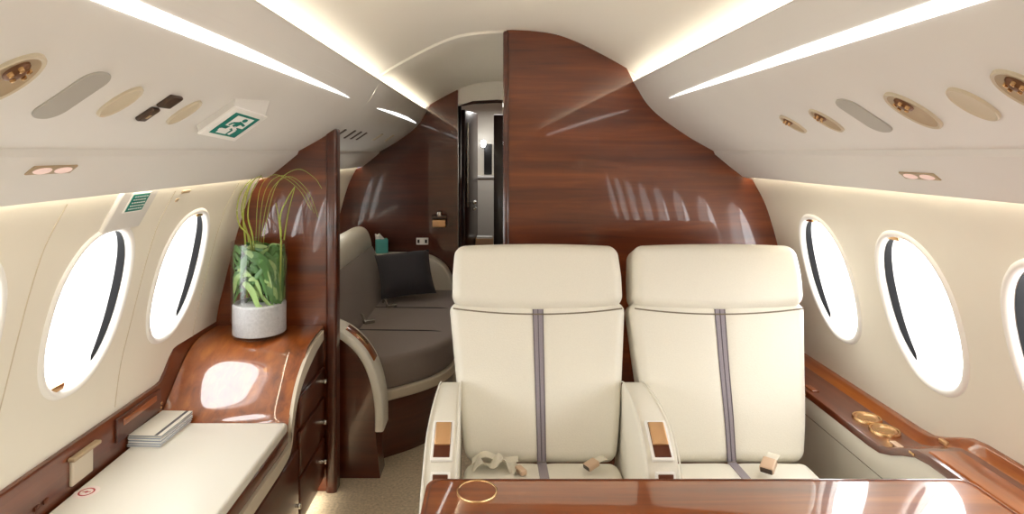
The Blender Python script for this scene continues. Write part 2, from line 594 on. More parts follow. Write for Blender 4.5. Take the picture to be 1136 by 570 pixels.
def window(n, side, yc, label):
    SWC = SWL if side < 0 else SWR
    t = thing('window_%d' % n, wall_pt(side, yc, SWC), label, None, None, 'structure')
    K = 72
    def ring(a, b, d):
        out = []
        for k in range(K):
            u, v = oval(2 * PI * k / K, a, b)
            out.append(wall_pt(side, yc + u, SWC + v, d))
        return out
    bm = bm_new()
    rings = [ring(AO + .004, BO + .004, .001), ring(AO, BO, -.006), ring(AO - .008, BO - .008, -.008), ring(AO - .016, BO - .016, -.003), ring(AO - .019, BO - .019, .012),
             ring(AO - .022, BO - .022, .05), ring(AO - .03, BO - .03, .056)]
    add_quads(bm, rings, close_v=True)
    obj('window_frame', bm, M['white'], t, ang=60)
    # pull-down shade, bowed a little
    bm = bm_new()
    rows = []
    for i in range(9):
        f = 1 - i / 8
        f = max(f, 1e-3)
        rows.append(ring((AO - .021) * f, (BO - .021) * f, .052 - .012 * (1 - f * f)))
    add_quads(bm, rows, close_v=True)
    obj('window_shade', bm, M['shade'], t)
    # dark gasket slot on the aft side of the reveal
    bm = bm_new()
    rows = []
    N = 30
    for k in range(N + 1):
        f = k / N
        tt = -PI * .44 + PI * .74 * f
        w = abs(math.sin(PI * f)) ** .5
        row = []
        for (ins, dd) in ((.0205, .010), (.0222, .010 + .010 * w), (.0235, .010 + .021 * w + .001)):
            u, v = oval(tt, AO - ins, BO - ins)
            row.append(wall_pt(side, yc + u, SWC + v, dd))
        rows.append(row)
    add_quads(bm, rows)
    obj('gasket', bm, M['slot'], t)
    # little latch
    bm = bm_new()
    low = n == 2          # this one has its latch at the bottom of the frame
    P, T, L, Nn = wall_frame(side, yc + (-.05 if low else .028), SWC + (BO - .034 if low else -BO + .020))
    add_rbox(bm, P + Nn * -.010, (.009, .024, .012), .003, 1, 2, frame_mat(T, L, Nn))
    obj('latch', bm, M['brass'], t)
wn = 1
names = ['oval window beside the glass vase', 'oval window on the left wall under the small green sign', 'oval window on the left wall nearest the viewer']
for k, y in enumerate(WIN_L):
    window(wn, -1, y, names[k] if k < 3 else 'oval window behind the viewer on the left wall'); wn += 1
names = ['oval window beside the right seat headrest', 'large oval window above the two cup holders', 'oval window cut by the right edge of the view']
for k, y in enumerate(WIN_R):
    window(wn, 1, y, names[k] if k < 3 else 'oval window behind the viewer on the right wall'); wn += 1

for y in WIN_AFT_ADDED:
    window(wn, -1, y, 'added unseen oval window brightening the grey divan behind the partition'); wn += 1
# ------------------------------------------------------------------ bulkheads
def half_outline(side, x_from=None):
    """outline going from ceiling centre down the given side to the floor (X,Z)"""
    pts = [(CX + side * p.x, p.y) for p in ceil_c if p.x <= .5]
    pts += [(CX + side * p.x, p.y) for p in over_c if p.y < 1.65]
    pts += [(CX + side * p.x, p.y) for p in wall_c if p.y < 1.262]
    return pts
# right bulkhead behind the seats
XE = 0.055
r = [(x, z) for x, z in half_outline(1) if x > XE + .02]
poly = [(XE, 0)] + [(XE, 1.872)] + r
bm = bm_new()
add_prism(bm, [(x, YB, z) for x, z in poly], (0, .05, 0))
struct('wall_bulkhead', bm, M['wood_bulk'], 'tall glossy mahogany bulkhead behind the two cream seats', loc=(0, 0, 0), ang=20)
bm = bm_new()
add_rbox(bm, (XE - .002, YB + .02, .935), (.012, .034, .933), .010, 2, 3)
struct('trim_7', bm, M['wood_dark'], 'narrow rounded mahogany edge post of the bulkhead', loc=(0, 0, 0))

# left partition with edge post
r = [(x, z) for x, z in half_outline(-1) if z < 1.475]
r = [(x, z) for x, z in r if x < -.64]
XPE = -.640
poly = [(XPE, 0), (XPE, r[0][1])] + r
bm = bm_new()
add_prism(bm, [(x, YP, z) for x, z in poly], (0, .045, 0))
struct('wall_partition', bm, M['wood_bulk'], 'glossy mahogany partition behind the glass vase', loc=(0, 0, 0), ang=20)
bm = bm_new()
add_rbox(bm, (XPE - .012, YP + .018, .730), (.022, .034, .738), .012, 2, 3)
struct('trim_8', bm, M['wood_dark'], 'rounded mahogany post at the free edge of the partition', loc=(0, 0, 0))

# aft bulkhead with doorway
XD0, XD1, ZD = -.244, .30, 1.735
L = half_outline(-1); R = half_outline(1)
bm = bm_new()
poly = [(XD0, 0)] + [(XD0, 1.80)] + [(x, z) for x, z in L if x < XD0 - .001]
add_prism(bm, [(x, YA, z) for x, z in poly], (0, .05, 0))
poly = [(XD1, 0)] + [(XD1, 1.78)] + [(x, z) for x, z in R if x > XD1 + .001]
add_prism(bm, [(x, YA, z) for x, z in poly], (0, .05, 0))
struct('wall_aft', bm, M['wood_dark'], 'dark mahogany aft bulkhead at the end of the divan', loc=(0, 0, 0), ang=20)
bm = bm_new()
top = [(x, z) for x, z in L if XD0 <= x][::-1] + [(x, z) for x, z in R if x <= XD1][1:]
arch = [(XD1, 1.70), (.2, 1.725), (.03, 1.735), (-.14, 1.725), (XD0, 1.70)]
add_prism(bm, [(x, YA + .01, z) for x, z in top + arch], (0, .04, 0))
struct('trim_9', bm, M['overhead'], 'pale arched header above the aft doorway', loc=(0, 0, 0), ang=20)
bm = bm_new()
ap = [(XD0 + .012, 0), (XD0 + .012, 1.69), (-.14, 1.715), (.03, 1.725), (.2, 1.715), (XD1 - .01, 1.69), (XD1 - .01, 0)]
add_tube(bm, [(x, YA + .005, z) for x, z in ap], .012, 8)
struct('trim_10', bm, M['door_dark'], 'thin dark frame around the aft doorway', loc=(0, 0, 0))

# open folding door leaf at the left of the doorway
dr = thing('door_1', (-.20, YA + .3, 0), 'dark mahogany door leaf standing open at the aft doorway', None, None, 'structure')
bm = bm_new()
poly = [(-.225, YA + .06), (-.150, YA + .50), (-.118, YA + .49), (-.196, YA + .05)]
add_prism(bm, [(x, y, .01) for x, y in poly], (0, 0, 1.66)); bevel(bm, .006, 2)
obj('door_panel', bm, M['door_dark'], dr)
bm = bm_new()
for zz in (.955, 1.0):
    add_lathe(bm, [(0, 0), (.012, 0), (.016, .012), (.012, .026), (0, .03)], (-.150, YA + .27, zz), 14, Matrix.Rotation(PI / 2, 4, 'Y'))
obj('door_knob', bm, M['steel'], dr)
bm = bm_new(); add_box(bm, (-.178, YA + .10, 1.28), (.006, .012, .30)); bevel(bm, .004, 2)
obj('pull_bar', bm, M['steel'], dr)

# vestibule behind the doorway
YV = 5.45
bm = bm_new(); add_box(bm, (.05, YV + .02, .95), (.9, .02, .97))
struct('wall_vestibule', bm, M['wall'], 'pale end wall of the vestibule seen through the aft doorway', loc=(0, 0, 0))
bm = bm_new(); add_box(bm, (-.40, 4.9, .95), (.02, .56, .97))
add_box(bm, (.47, 4.9, .95), (.02, .56, .97))
struct('wall_vestibule_side', bm, M['wood_dark'], 'dark side walls of the vestibule behind the doorway', loc=(0, 0, 0))
bm = bm_new(); add_box(bm, (.16, 4.72, .83), (.155, .02, .83)); bevel(bm, .006, 2)
struct('door_2', bm, M['door_dark'], 'dark inner door panel half closing the vestibule', loc=(0, 0, 0))
vc = thing('wall_cabinet', (-.09, YV - .1, .6), 'pale cabinet with a dark mirror inside the vestibule', 'cabinet')
bm = bm_new(); add_rbox(bm, (-.10, YV - .06, .62), (.17, .055, .52), .01, 1, 2); obj('body', bm, M['leather_pad'], vc)
bm = bm_new(); add_rbox(bm, (-.10, YV - .065, 1.155), (.18, .062, .012), .005, 1, 2); obj('counter', bm, M['white'], vc)
bm = bm_new(); add_box(bm, (-.045, YV - .01, 1.31), (.035, .008, .135)); bevel(bm, .004, 2); obj('mirror', bm, M['black'], vc)
vl = thing('wall_lamp', (-.08, YV - .03, 1.44), 'small bright lamp on the vestibule wall', 'lamp')
bm = bm_new(); add_lathe(bm, [(0, -.03), (.014, -.026), (.021, -.01), (.023, .01), (.018, .026), (0, .034)], (-.085, YV - .075, 1.445), 16); obj('bulb', bm, M['spot'], vl)
bm = bm_new(); add_lathe(bm, [(0, 0), (.022, 0), (.022, .03), (0, .04)], (-.085, YV - .03, 1.445), 16, Matrix.Rotation(PI / 2, 4, 'X')); obj('mount', bm, M['steel'], vl)
bx = thing('card_box', (-.06, 4.66, .65), 'small tan box on a dark pedestal in the aft doorway', 'box')
bm = bm_new(); add_rbox(bm, (-.065, 4.66, .685), (.068, .05, .035), .006, 1, 2); obj('body', bm, M['tan'], bx)
bm = bm_new(); add_rbox(bm, (-.065, 4.66, .726), (.06, .042, .007), .004, 1, 2); obj('lid', bm, M['paper'], bx)
bm = bm_new(); add_box(bm, (-.02, 4.68, .324), (.12, .075, .324)); bevel(bm, .006, 2)
tag(obj('pedestal', bm, M['door_dark']), 'dark wooden pedestal under the small tan box in the doorway', 'pedestal')

# front end wall behind the viewer
bm = bm_new(); add_box(bm, (CX, Y0 - .02, .95), (1.25, .02, .97))
struct('wall_front', bm, M['wall'], 'cream forward wall behind the viewer', loc=(0, 0, 0))

# ------------------------------------------------------------------ seats
def rotx(a): return Matrix.Rotation(a, 4, 'X')
REC = math.radians(-21)        # recline (top leans back)
SY, SZ = 1.905, .405           # back/cushion joint
def back_pt(u, v, w):
    """seat back space -> seat local: u across, v up the back, w towards the sitter"""
    c, s = math.cos(-REC), math.sin(-REC)
    return Vector((u, SY + v * s - w * c, SZ + v * c + w * s))
def half_w(v):
    f = max(0, min(1, v / .47))
    return .232 + (.298 - .232) * (f ** .8)
def make_seat(X0, label, lean=0.0, arm_dx=0.0):
    t = thing('aircraft_chair', (X0, 1.65, 0), label, 'seat', 'cream leather seats facing the viewer')
    O = Vector((X0, 0, 0))
    def put(bm):
        for v in bm.verts: v.co += O + Vector((lean * (v.co.z - .6), 0, 0))
        return bm
    # backrest: two padded halves in one upholstered pad
    bm = bm_new()
    VH = .246
    def d(co):
        v = co.z + VH                      # 0..2VH
        hw = half_w(v)
        u = co.x / .298 * hw
        w = co.y                           # -.06..+.06 ; -y is front
        bulge = .016 * (1 - (co.x / .298) ** 2) + .012 * math.exp(-((v - .13) / .1) ** 2)
        crease = -.006 * math.exp(-(abs(co.x) / .022) ** 2)
        wing = .012 * (abs(co.x) / .298) ** 6
        if w < 0: w = -(-w + bulge * .5 + crease - wing * .0)
        return back_pt(u, v, -w - .05)
    add_rbox(bm, (0, 0, 0), (.298, .062, VH), .035, 22, 4, None, d)
    obj('backrest', put(bm), M['leather'], t)
    # headrest with a drooping lower edge
    bm = bm_new()
    HH = .103
    def dh(co):
        f = co.z / HH
        u = co.x
        v = .476 + HH * 1 + co.z - .020 * (1 - (co.x / .288) ** 2) * max(0, (1 - f) / 2) + .008 * (1 - (co.x / .29) ** 2) * max(0, (1 + f) / 2)
        w = -co.y + .012 * (1 - f * f) * (1 if co.y < 0 else 0)
        u *= 1 - .02 * max(0, f)
        return back_pt(u, v, w - .043)
    add_rbox(bm, (0, 0, 0), (.289, .072, HH), .036, 18, 5, None, dh)
    hr = obj('headrest', put(bm), M['leather'], t)
    # dark seam under the headrest
    bm = bm_new()
    pts = []
    for k in range(25):
        u = -.284 + .568 * k / 24
        pts.append(back_pt(u, 0.4635 - .020 * (1 - (u / .288) ** 2) + .004, .014 + .006 * (1 - (u / .3) ** 2)))
    add_tube(bm, pts, .0024, 6)
    obj('seam', put(bm), M['seam'], t)
    # grey centre stripe
    bm = bm_new()
    def front_w(u, v):
        return .062 - .05 + .5 * (.016 + .012 * math.exp(-((v - .13) / .1) ** 2)) - .006
    rows = []
    for k in range(26):
        v = .006 + .458 * k / 25
        hw = .014 + .004 * (v / .47)
        rows.append([back_pt(u * hw, v, front_w(0, v) + (.0045 if abs(u) < .9 else .002)) for u in (-1, -.85, -.3, .3, .85, 1)])
    add_quads(bm, rows)
    st = obj('stripe', put(bm), M['stripe'], t)
    bm = bm_new()
    for sg in (-1, 0, 1):
        pts = [back_pt(sg * (.012 + .0045 * (v / .47)), v, front_w(0, v) + .0048) for v in [.006 + .458 * k / 25 for k in range(26)]]
        add_tube(bm, pts, .0016, 5)
    obj('stitching', put(bm), M['stripe_dark'], st)
    # cushion
    bm = bm_new()
    def dc(co):
        z = co.z
        if z > 0: z += .012 * (1 - (co.x / .25) ** 2) * (1 - (co.y / .29) ** 2) - .004 * math.exp(-(co.x / .02) ** 2)
        return Vector((co.x, co.y, z))
    add_rbox(bm, (0, 1.63, .345), (.240, .275, .070), .035, 14, 4, None, dc)
    obj('seat_cushion', put(bm), M['leather'], t)
    bm = bm_new()
    rows = []
    for k in range(17):
        y = 1.40 + .485 * k / 16
        z = .415 + .012 * (1 - ((y - 1.63) / .29) ** 2) - .004
        rows.append([(u * .015, y, z + (.004 if abs(u) < .9 else .001)) for u in (-1, -.8, 0, .8, 1)])
    add_quads(bm, rows)
    obj('cushion_stripe', put(bm), M['stripe'], t)
    # seat pan and pedestal
    bm = bm_new(); add_rbox(bm, (0, 1.65, .24), (.235, .27, .045), .02, 2, 3); obj('seat_pan', put(bm), M['leather_pad'], t)
    bm = bm_new(); add_rbox(bm, (0, 1.70, .10), (.17, .20, .10), .02, 2, 3); obj('pedestal', put(bm), M['charcoal'], t)
    bm = bm_new()
    add_rbox(bm, (0, 0, 0), (.25, .03, .30), .03, 3, 3, None, lambda co: back_pt(co.x * half_w(co.z + .3) / .30, co.z + .30, -.14 + co.y))
    obj('back_shell', put(bm), M['leather_pad'], t)
    # armrest on the viewer's left of the seat
    prof = spline([(2.0, .16), (2.005, .45), (2.0, .60), (1.965, .632), (1.88, .637), (1.78, .632), (1.70, .615), (1.635, .582), (1.585, .535), (1.555, .47), (1.535, .38), (1.525, .27), (1.525, .16)], 4)
    bm = bm_new()
    add_prism(bm, [(-.045, p.x, p.y) for p in prof], (.09, 0, 0))
    bevel(bm, .012, 3, 60)
    AX = -.286 + arm_dx
    for v in bm.verts:
        f = max(0, min(1, (2.0 - v.co.y) / .45))
        v.co.x = v.co.x * (.72 + .28 * min(1, 1.4 * f)) + AX - .004 * f + (-.016 * max(0, (.55 - v.co.z) / .4) if v.co.x < 0 else 0)
    ar = obj('armrest', put(bm), M['leather'], t, ang=50)
    # piping along the arm
    bm = bm_new()
    for sg in (-1, 1):
        add_tube(bm, [(AX + sg * (.0310 + .0115 * min(1, 1.4 * max(0, (2.0 - p.x) / .45))), p.x - .001, p.y + .002) for p in prof[10:46]], .0022, 6)
    obj('piping', put(bm), M['leather_pad'], ar)
    # bronze control panels let into the sloping front of the arm
    def inlay(p0, p1, hw, flap):
        p0, p1 = Vector((0, *p0)), Vector((0, *p1))
        ey = (p0 - p1); ln = ey.length / 2; ey.normalize()
        ex = Vector((1, 0, 0)); ez = ex.cross(ey)
        if ez.z < 0: ez = -ez
        m = frame_mat(ex, ey, ez)
        c = (p0 + p1) / 2 + Vector((AX, 0, 0)) + ez * .003
        bm = bm_new(); add_rbox(bm, c, (hw, ln, .006), .004, 2, 2, m)
        fr = obj('control_frame', put(bm), M['white'], ar)
        bm = bm_new(); add_rbox(bm, c + ez * .0045, (hw * .76, ln * .88, .003), .002, 1, 2, m)
        obj('control_recess', put(bm), M['bronze_dark'], ar)
        if flap:
            bm = bm_new(); add_rbox(bm, c + ez * .008 + ey * ln * .26, (hw * .72, ln * .58, .005), .004, 2, 2, m)
            obj('control_flap', put(bm), M['bronze'], ar)
    inlay((1.708, .619), (1.604, .560), .029, True)
    inlay((1.588, .543), (1.548, .455), .026, False)
    return t
def belt_buckle(t, loc, ang, scale=1.0, name='seat_belt'):
    P = Vector(loc)
    m = Matrix.Rotation(ang, 4, 'Z') @ Matrix.Rotation(.25, 4, 'X') @ Matrix.Scale(scale, 4)
    bm = bm_new()
    w = .021
    rows = []
    path = [(.0, .05, .004), (.004, .03, .016), (.002, 0, .018), (.0, -.02, .014)]
    for p in spline([Vector(q) for q in path], 4):
        rows.append([P + m @ (Vector((sx * w, 0, 0)) + p + Vector((0, 0, dz))) for sx, dz in ((-1, 0), (1, 0), (1, .002), (-1, .002))])
    add_quads(bm, rows, close_v=True)
    b = obj(name, bm, M['belt'], t)
    bm = bm_new(); add_rbox(bm, P + m @ Vector((0, -.035, .016)), (.025, .032, .0125), .006, 2, 3, m)
    bk = obj('buckle', bm, M['buckle'], b)
    bm = bm_new(); add_rbox(bm, P + m @ Vector((0, -.067, .016)), (.021, .003, .0095), .002, 1, 2, m)
    obj('buckle_face', bm, M['brown'], b)
seat = make_seat(.150, 'cream leather seat with a crumpled pale belt on its cushion, nearer the aisle')
seat2 = make_seat(.746, 'cream leather seat beside the wall ledge and the oval windows', .055, -.012)
# belts differ from seat to seat
belt_buckle(seat, at(663, 513, 1.83) + Vector((0, 0, -.004)), math.radians(-60), .62)
def crumpled_belt(t, c):
    c = Vector(c)
    bm = bm_new()
    path = [(-.075, .01, .004), (-.06, -.004, .022), (-.03, .006, .010), (-.005, -.008, .030), (.02, .008, .022), (.04, -.006, .006), (.055, -.02, .012)]
    pts = spline([Vector(p) for p in path], 6)
    rows = []
    for i, p in enumerate(pts):
        a = .6 * math.sin(i * .45)
        w = Vector((.2, math.cos(a), math.sin(a))) * .022
        rows.append([c + p - w, c + p - w * .3 + Vector((0, 0, .004)), c + p + w * .3 + Vector((0, 0, -.002)), c + p + w, c + p + w + Vector((0, 0, .002)), c + p - w + Vector((0, 0, .002))])
    add_quads(bm, rows, close_v=True)
    b = obj('seat_belt', bm, M['belt'], t)
    bm = bm_new(); add_rbox(bm, c + Vector((.066, -.028, .012)), (.010, .020, .008), .004, 1, 2, Matrix.Rotation(.5, 4, 'Z'))
    obj('buckle', bm, M['buckle'], b)
    bm = bm_new()
    pts = spline([c + Vector(p) for p in ((-.08, .03, .006), (-.04, .035, .026), (.01, .03, .010), (.06, .03, .014))], 6)
    rows = [[p + Vector((0, -.014, 0)), p + Vector((0, .014, .004)), p + Vector((0, .014, .006)), p + Vector((0, -.014, .002))] for p in pts]
    add_quads(bm, rows, close_v=True)
    obj('belt_tail', bm, M['belt'], b)
crumpled_belt(seat, (at(553, 514, 1.82).x, 1.835, .421))
belt_buckle(seat2, at(857, 514, 1.80) + Vector((0, .01, -.004)), math.radians(-38), .78)

# ------------------------------------------------------------------ table
tb = thing('cabin_table', (.46, 1.05, 0), 'glossy walnut cabin table along the bottom edge in front of both seats', 'table')
TZ = .650
def rrect(x0, x1, y0, y1, r, n=8):
    pts = []
    for (cx, cy, a0) in ((x1 - r, y1 - r, 0), (x0 + r, y1 - r, 90), (x0 + r, y0 + r, 180), (x1 - r, y0 + r, 270)):
        for k in range(n + 1):
            a = math.radians(a0 + 90 * k / n)
            pts.append((cx + r * math.cos(a), cy + r * math.sin(a)))
    return pts
bm = bm_new()
add_prism(bm, [(x, y, TZ - .034) for x, y in rrect(-.146, 1.052, .62, 1.358, .03)], (0, 0, .034))
bevel(bm, .007, 3, 60)
obj('tabletop', bm, M['wood_table'], tb)
bm = bm_new()
pp = rrect(-.136, 1.042, .63, 1.348, .028)
rows = []
for (o, z) in ((0, TZ + .0002), (.0, TZ + .0012), (.004, TZ + .0012), (.004, TZ + .0002)):
    rows.append([(x, y, z) for x, y in rrect(-.138 + o, 1.044 - o, .628 + o, 1.350 - o, .028)])
add_quads(bm, rows, close_v=True)
obj('inlay_line', bm, M['wood_trim'], tb)
cup = Vector((at(529, 545, 1.302).x, 1.302, TZ))
bm = bm_new()
add_lathe(bm, [(.0395, .0008), (.040, .0025), (.043, .003), (.044, .001), (.044, 0)], cup, 40)
cr = obj('cup_ring', bm, M['brass'], tb)
bm = bm_new()
add_lathe(bm, [(0, .0012), (.03, .0012), (.0395, .0012)], cup, 40)
obj('cup_well', bm, M['wood_table'], cr)
bm = bm_new()
add_rbox(bm, (.62, 1.0, .308), (.05, .14, .308), .012, 2, 2)
obj('pedestal', bm, M['wood_trim'], tb)

# ------------------------------------------------------------------ right side ledge
lg = thing('side_ledge', (1.15, 1.4, 0), 'walnut armrest ledge under the right windows with two brass cup holders', 'ledge')
def lift(y):     # the ledge steps up towards the viewer
    f = max(0, min(1, (1.77 - y) / .22)); f = f * f * (3 - 2 * f)
    return .070 * f
ys = [YB - .004 - (YB - .004 + .6) * k / 64 for k in range(65)]
LZ = .536
cups = [(1.168, 1.915, LZ), (1.168, 1.829, LZ)]
def ledge_rows(prof):
    return [[(x, y, z + lift(y)) for x, z in prof] for y in ys]
bm = bm_new()
top = [(1.095, LZ - .022), (1.094, LZ - .006), (1.097, LZ - .001), (1.103, LZ)] + [(1.112 + .018 * k, LZ) for k in range(6)] + [(1.215, LZ + .002)]
V = add_quads(bm, ledge_rows(top))
obj('ledge_top', bm, M['wood_trim'], lg)
bm = bm_new()
up = [(1.215, LZ + .002), (1.220, LZ + .006), (1.232, LZ + .024), (1.238, LZ + .028), (1.262, LZ + .028)]
add_quads(bm, ledge_rows(up))
obj('upstand', bm, M['wood_long'], lg)
bm = bm_new()
add_quads(bm, [[(1.101, y, .0), (1.102, y, .445)] for y in ys]); obj('lower_panel', bm, M['leather_pad'], lg)
bm = bm_new()
add_quads(bm, [[(1.099, y, .450), (1.097, y, .454), (1.097, y, LZ - .026 + lift(y)), (1.100, y, LZ - .020 + lift(y))] for y in ys]); obj('upper_panel', bm, M['leather_pad'], lg)
bm = bm_new()
add_quads(bm, [[(1.106, y, .44), (1.106, y, .456)] for y in ys]); obj('groove', bm, M['seam'], lg)
for (cx_, cy_, cz_) in cups:
    bm = bm_new()
    add_lathe(bm, [(.0, .002), (.031, .002), (.0335, .0035), (.0355, .008), (.040, .009), (.042, .005), (.042, -.002)], (cx_, cy_, cz_), 40)
    ch = obj('cup_holder', bm, M['brass'], lg)
    bm = bm_new()
    add_lathe(bm, [(.026, .0024), (.028, .005), (.0325, .0065), (.034, .0045)], (cx_, cy_, cz_), 40)
    obj('inner_ring', bm, M['bronze'], ch)
# slim control plate and hatch lines on the ledge
bm = bm_new(); add_rbox(bm, (1.13, 1.715, LZ + lift(1.715) + .005), (.009, .020, .003), .002, 1, 2); obj('switch_plate', bm, M['buckle'], lg)
bm = bm_new()
yy = [1.56 - .30 * k / 12 for k in range(13)]
add_quads(bm, [[(1.108, y, LZ + lift(y) + .0005), (1.112, y, LZ + lift(y) + .004), (1.19, y, LZ + lift(y) + .004), (1.195, y, LZ + lift(y) + .0005)] for y in yy])
obj('hatch_lid', bm, M['wood_long'], lg)
bm = bm_new(); add_rbox(bm, (1.222, 1.66, LZ + lift(1.66) + .014), (.006, .016, .006), .003, 1, 2); obj('upstand_button', bm, M['bronze'], lg)
bm = bm_new(); add_rbox(bm, (1.122, 2.16, LZ + .002), (.012, .03, .003), .002, 1, 2); obj('trim_plate', bm, M['wood_long'], lg)
for y in (2.15, 1.60):
    bm = bm_new(); add_rbox(bm, (1.093, y, LZ - .012 + lift(y)), (.002, .010, .003), .001, 1, 2); obj('catch', bm, M['brass'], lg)

# ------------------------------------------------------------------ left credenza
XF, XW = -.680, -1.115
cz = thing('credenza', (-.9, 1.5, 0), 'mahogany credenza with a padded cream top and curved rise below the glass vase', 'cabinet')
RAMP = [(YP - .002, .670), (2.40, .670), (2.33, .668), (2.265, .652), (2.20, .612), (2.12, .542), (2.06, .486), (2.043, .45), (2.042, .40)]
ramp = spline(RAMP, 5)
bm = bm_new()
add_quads(bm, [[(XF - .004, p.x, p.y - .004)] + [(XF - .010, p.x, p.y)] + [(XF + (XW - XF) * k / 6, p.x, p.y) for k in range(1, 7)] for p in ramp])
obj('raised_top', bm, M['wood_long'], cz, ang=60)
# body
bm = bm_new()
low = [(YP - .002, .06)] + [(p.x, p.y - .003) for p in ramp] + [(.3, .40), (.3, .06)]
add_prism(bm, [(XF - .006, y, z) for y, z in low], (-.33, 0, 0))
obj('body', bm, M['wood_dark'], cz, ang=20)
bm = bm_new(); add_box(bm, (XF - .19, 1.39, .03), (.16, 1.088, .03)); obj('plinth', bm, M['door_dark'], cz)
bm = bm_new(); add_quads(bm, [[(XF - .030, y, .0585), (XF - .010, y, .0585)] for y in (.5, 2.46)]); obj('toe_light', bm, M['wash'], cz)
# wood edge below the pad
bm = bm_new(); add_rbox(bm, ((XF + XW) / 2 - .002, 1.17, .419), ((XF - XW) / 2, .872, .020), .005, 2, 2); obj('deck', bm, M['wood_trim'], cz)
# padded cream top
bm = bm_new()
add_rbox(bm, ((XF + XW) / 2 + .002, 1.17, .4565), ((XF - XW) / 2 - .003, .868, .0175), .012, 6, 3)
pad = obj('padded_top', bm, M['leather_pad'], cz)
# pale banding that follows the curve of the front edge
bm = bm_new()
upb = [(2.44, .662), (2.335, .652), (2.25, .634), (2.17, .600), (2.11, .556), (2.07, .50), (2.05, .45), (2.02, .396), (1.7, .396), (.32, .396)]
lob = [(2.44, .625), (2.335, .606), (2.21, .566), (2.13, .520), (2.09, .470), (2.07, .42), (2.05, .379), (1.98, .356), (1.7, .352), (.32, .352)]
u_, l_ = spline(upb, 5), spline(lob, 5)
add_quads(bm, [[(XF - .006, a.x, a.y), (XF + .006, a.x, a.y), (XF + .006, b.x, b.y), (XF - .006, b.x, b.y)] for a, b in zip(u_, l_)], close_v=True)
obj('edge_banding', bm, M['wood_edge'], cz, ang=30)
# drawers and doors on the front
def front(y0, y1, z0, z1, name, ky, kz):
    bm = bm_new(); add_rbox(bm, (XF, (y0 + y1) / 2, (z0 + z1) / 2), (.006, (y1 - y0) / 2 - .004, (z1 - z0) / 2 - .004), .003, 1, 2)
    d = obj(name, bm, M['wood_dark'], cz)
    bm = bm_new(); add_lathe(bm, [(0, 0), (.006, 0), (.006, .010), (.010, .014), (.009, .019), (0, .021)], (XF + .006, ky, kz), 14, Matrix.Rotation(PI / 2, 4, 'Y'))
    obj('knob', bm, M['steel'], d)
front(2.14, 2.46, .400, .515, 'drawer', 2.41, .470)
front(2.14, 2.46, .235, .395, 'drawer', 2.41, .31)
front(2.14, 2.46, .070, .230, 'drawer', 2.41, .155)
front(1.66, 2.13, .070, .345, 'cabinet_door', 2.09, .165)
front(1.19, 1.65, .070, .345, 'cabinet_door', 1.61, .165)
# maker's-style round print on the pad
lp = Vector((at(96, 545, 1.617).x, 1.617, .4743))
bm = bm_new()
add_lathe(bm, [(0, .0004), (.030, .0004), (.031, 0)], lp, 32)
lb = obj('printed_label', bm, M['pinkish'], pad)
bm = bm_new()
add_lathe(bm, [(.0155, .0006), (.0165, .001), (.019, .001), (.020, .0006)], lp, 32)
add_lathe(bm, [(0, .001), (.004, .001), (.0045, .0006)], lp, 16)
add_box(bm, lp + Vector((0, 0, .0008)), (.011, .0012, .0002))
obj('emblem', bm, M['red'], pad)

# wooden upstand between the credenza and the left wall
us = thing('wall_upstand', (-1.12, 1.5, .4), 'walnut upstand strip running along the left wall behind the credenza', 'trim')
bm = bm_new()
rows = []
for k in range(91):
    y = YP - .003 - (YP - .003 - .2) * k / 90
    f = max(0, min(1, (y - 2.06) / .10)); f = f * f * (3 - 2 * f)
    zt = .594 + .094 * f
    xw = wall_pt(-1, y, s_of_z(wall_c, wall_s, zt)).x - .004
    rows.append([(-1.119, y, .40), (-1.118, y, zt - .008), (-1.120, y, zt - .002), (-1.126, y, zt), (min(xw, -1.128), y, zt)])
add_quads(bm, rows)
obj('panel', bm, M['wood_trim'], us)
# latch pocket
bm = bm_new(); add_rbox(bm, (-1.115, 1.66, .522), (.006, .043, .036), .005, 1, 2)
pk = obj('latch_pocket', bm, M['wood_edge'], us)
bm = bm_new(); add_rbox(bm, (-1.108, 1.665, .560), (.010, .056, .005), .003, 1, 2); obj('latch_bar', bm, M['dish'], pk)
# recessed flap
bm = bm_new(); add_rbox(bm, (-1.114, 1.93, .545), (.005, .12, .036), .004, 1, 2); fl = obj('flap', bm, M['wood_dark'], us)
bm = bm_new(); add_rbox(bm, (-1.110, 1.93, .560), (.004, .09, .010), .003, 1, 2); obj('flap_lip', bm, M['wood_long'], fl)
bm = bm_new()
for k in range(3): add_rbox(bm, (-1.112 , 2.045 + .004 * k, .505 + .013 * k), (.004, .006, .004), .002, 1, 2)
obj('hinge', bm, M['brass'], us)
bm = bm_new()
for k in range(2): add_rbox(bm, (-1.116, 1.50 + .03 * k, .50), (.002, .009, .005), .0015, 1, 2)
obj('label_plate', bm, M['bronze_dark'], us)

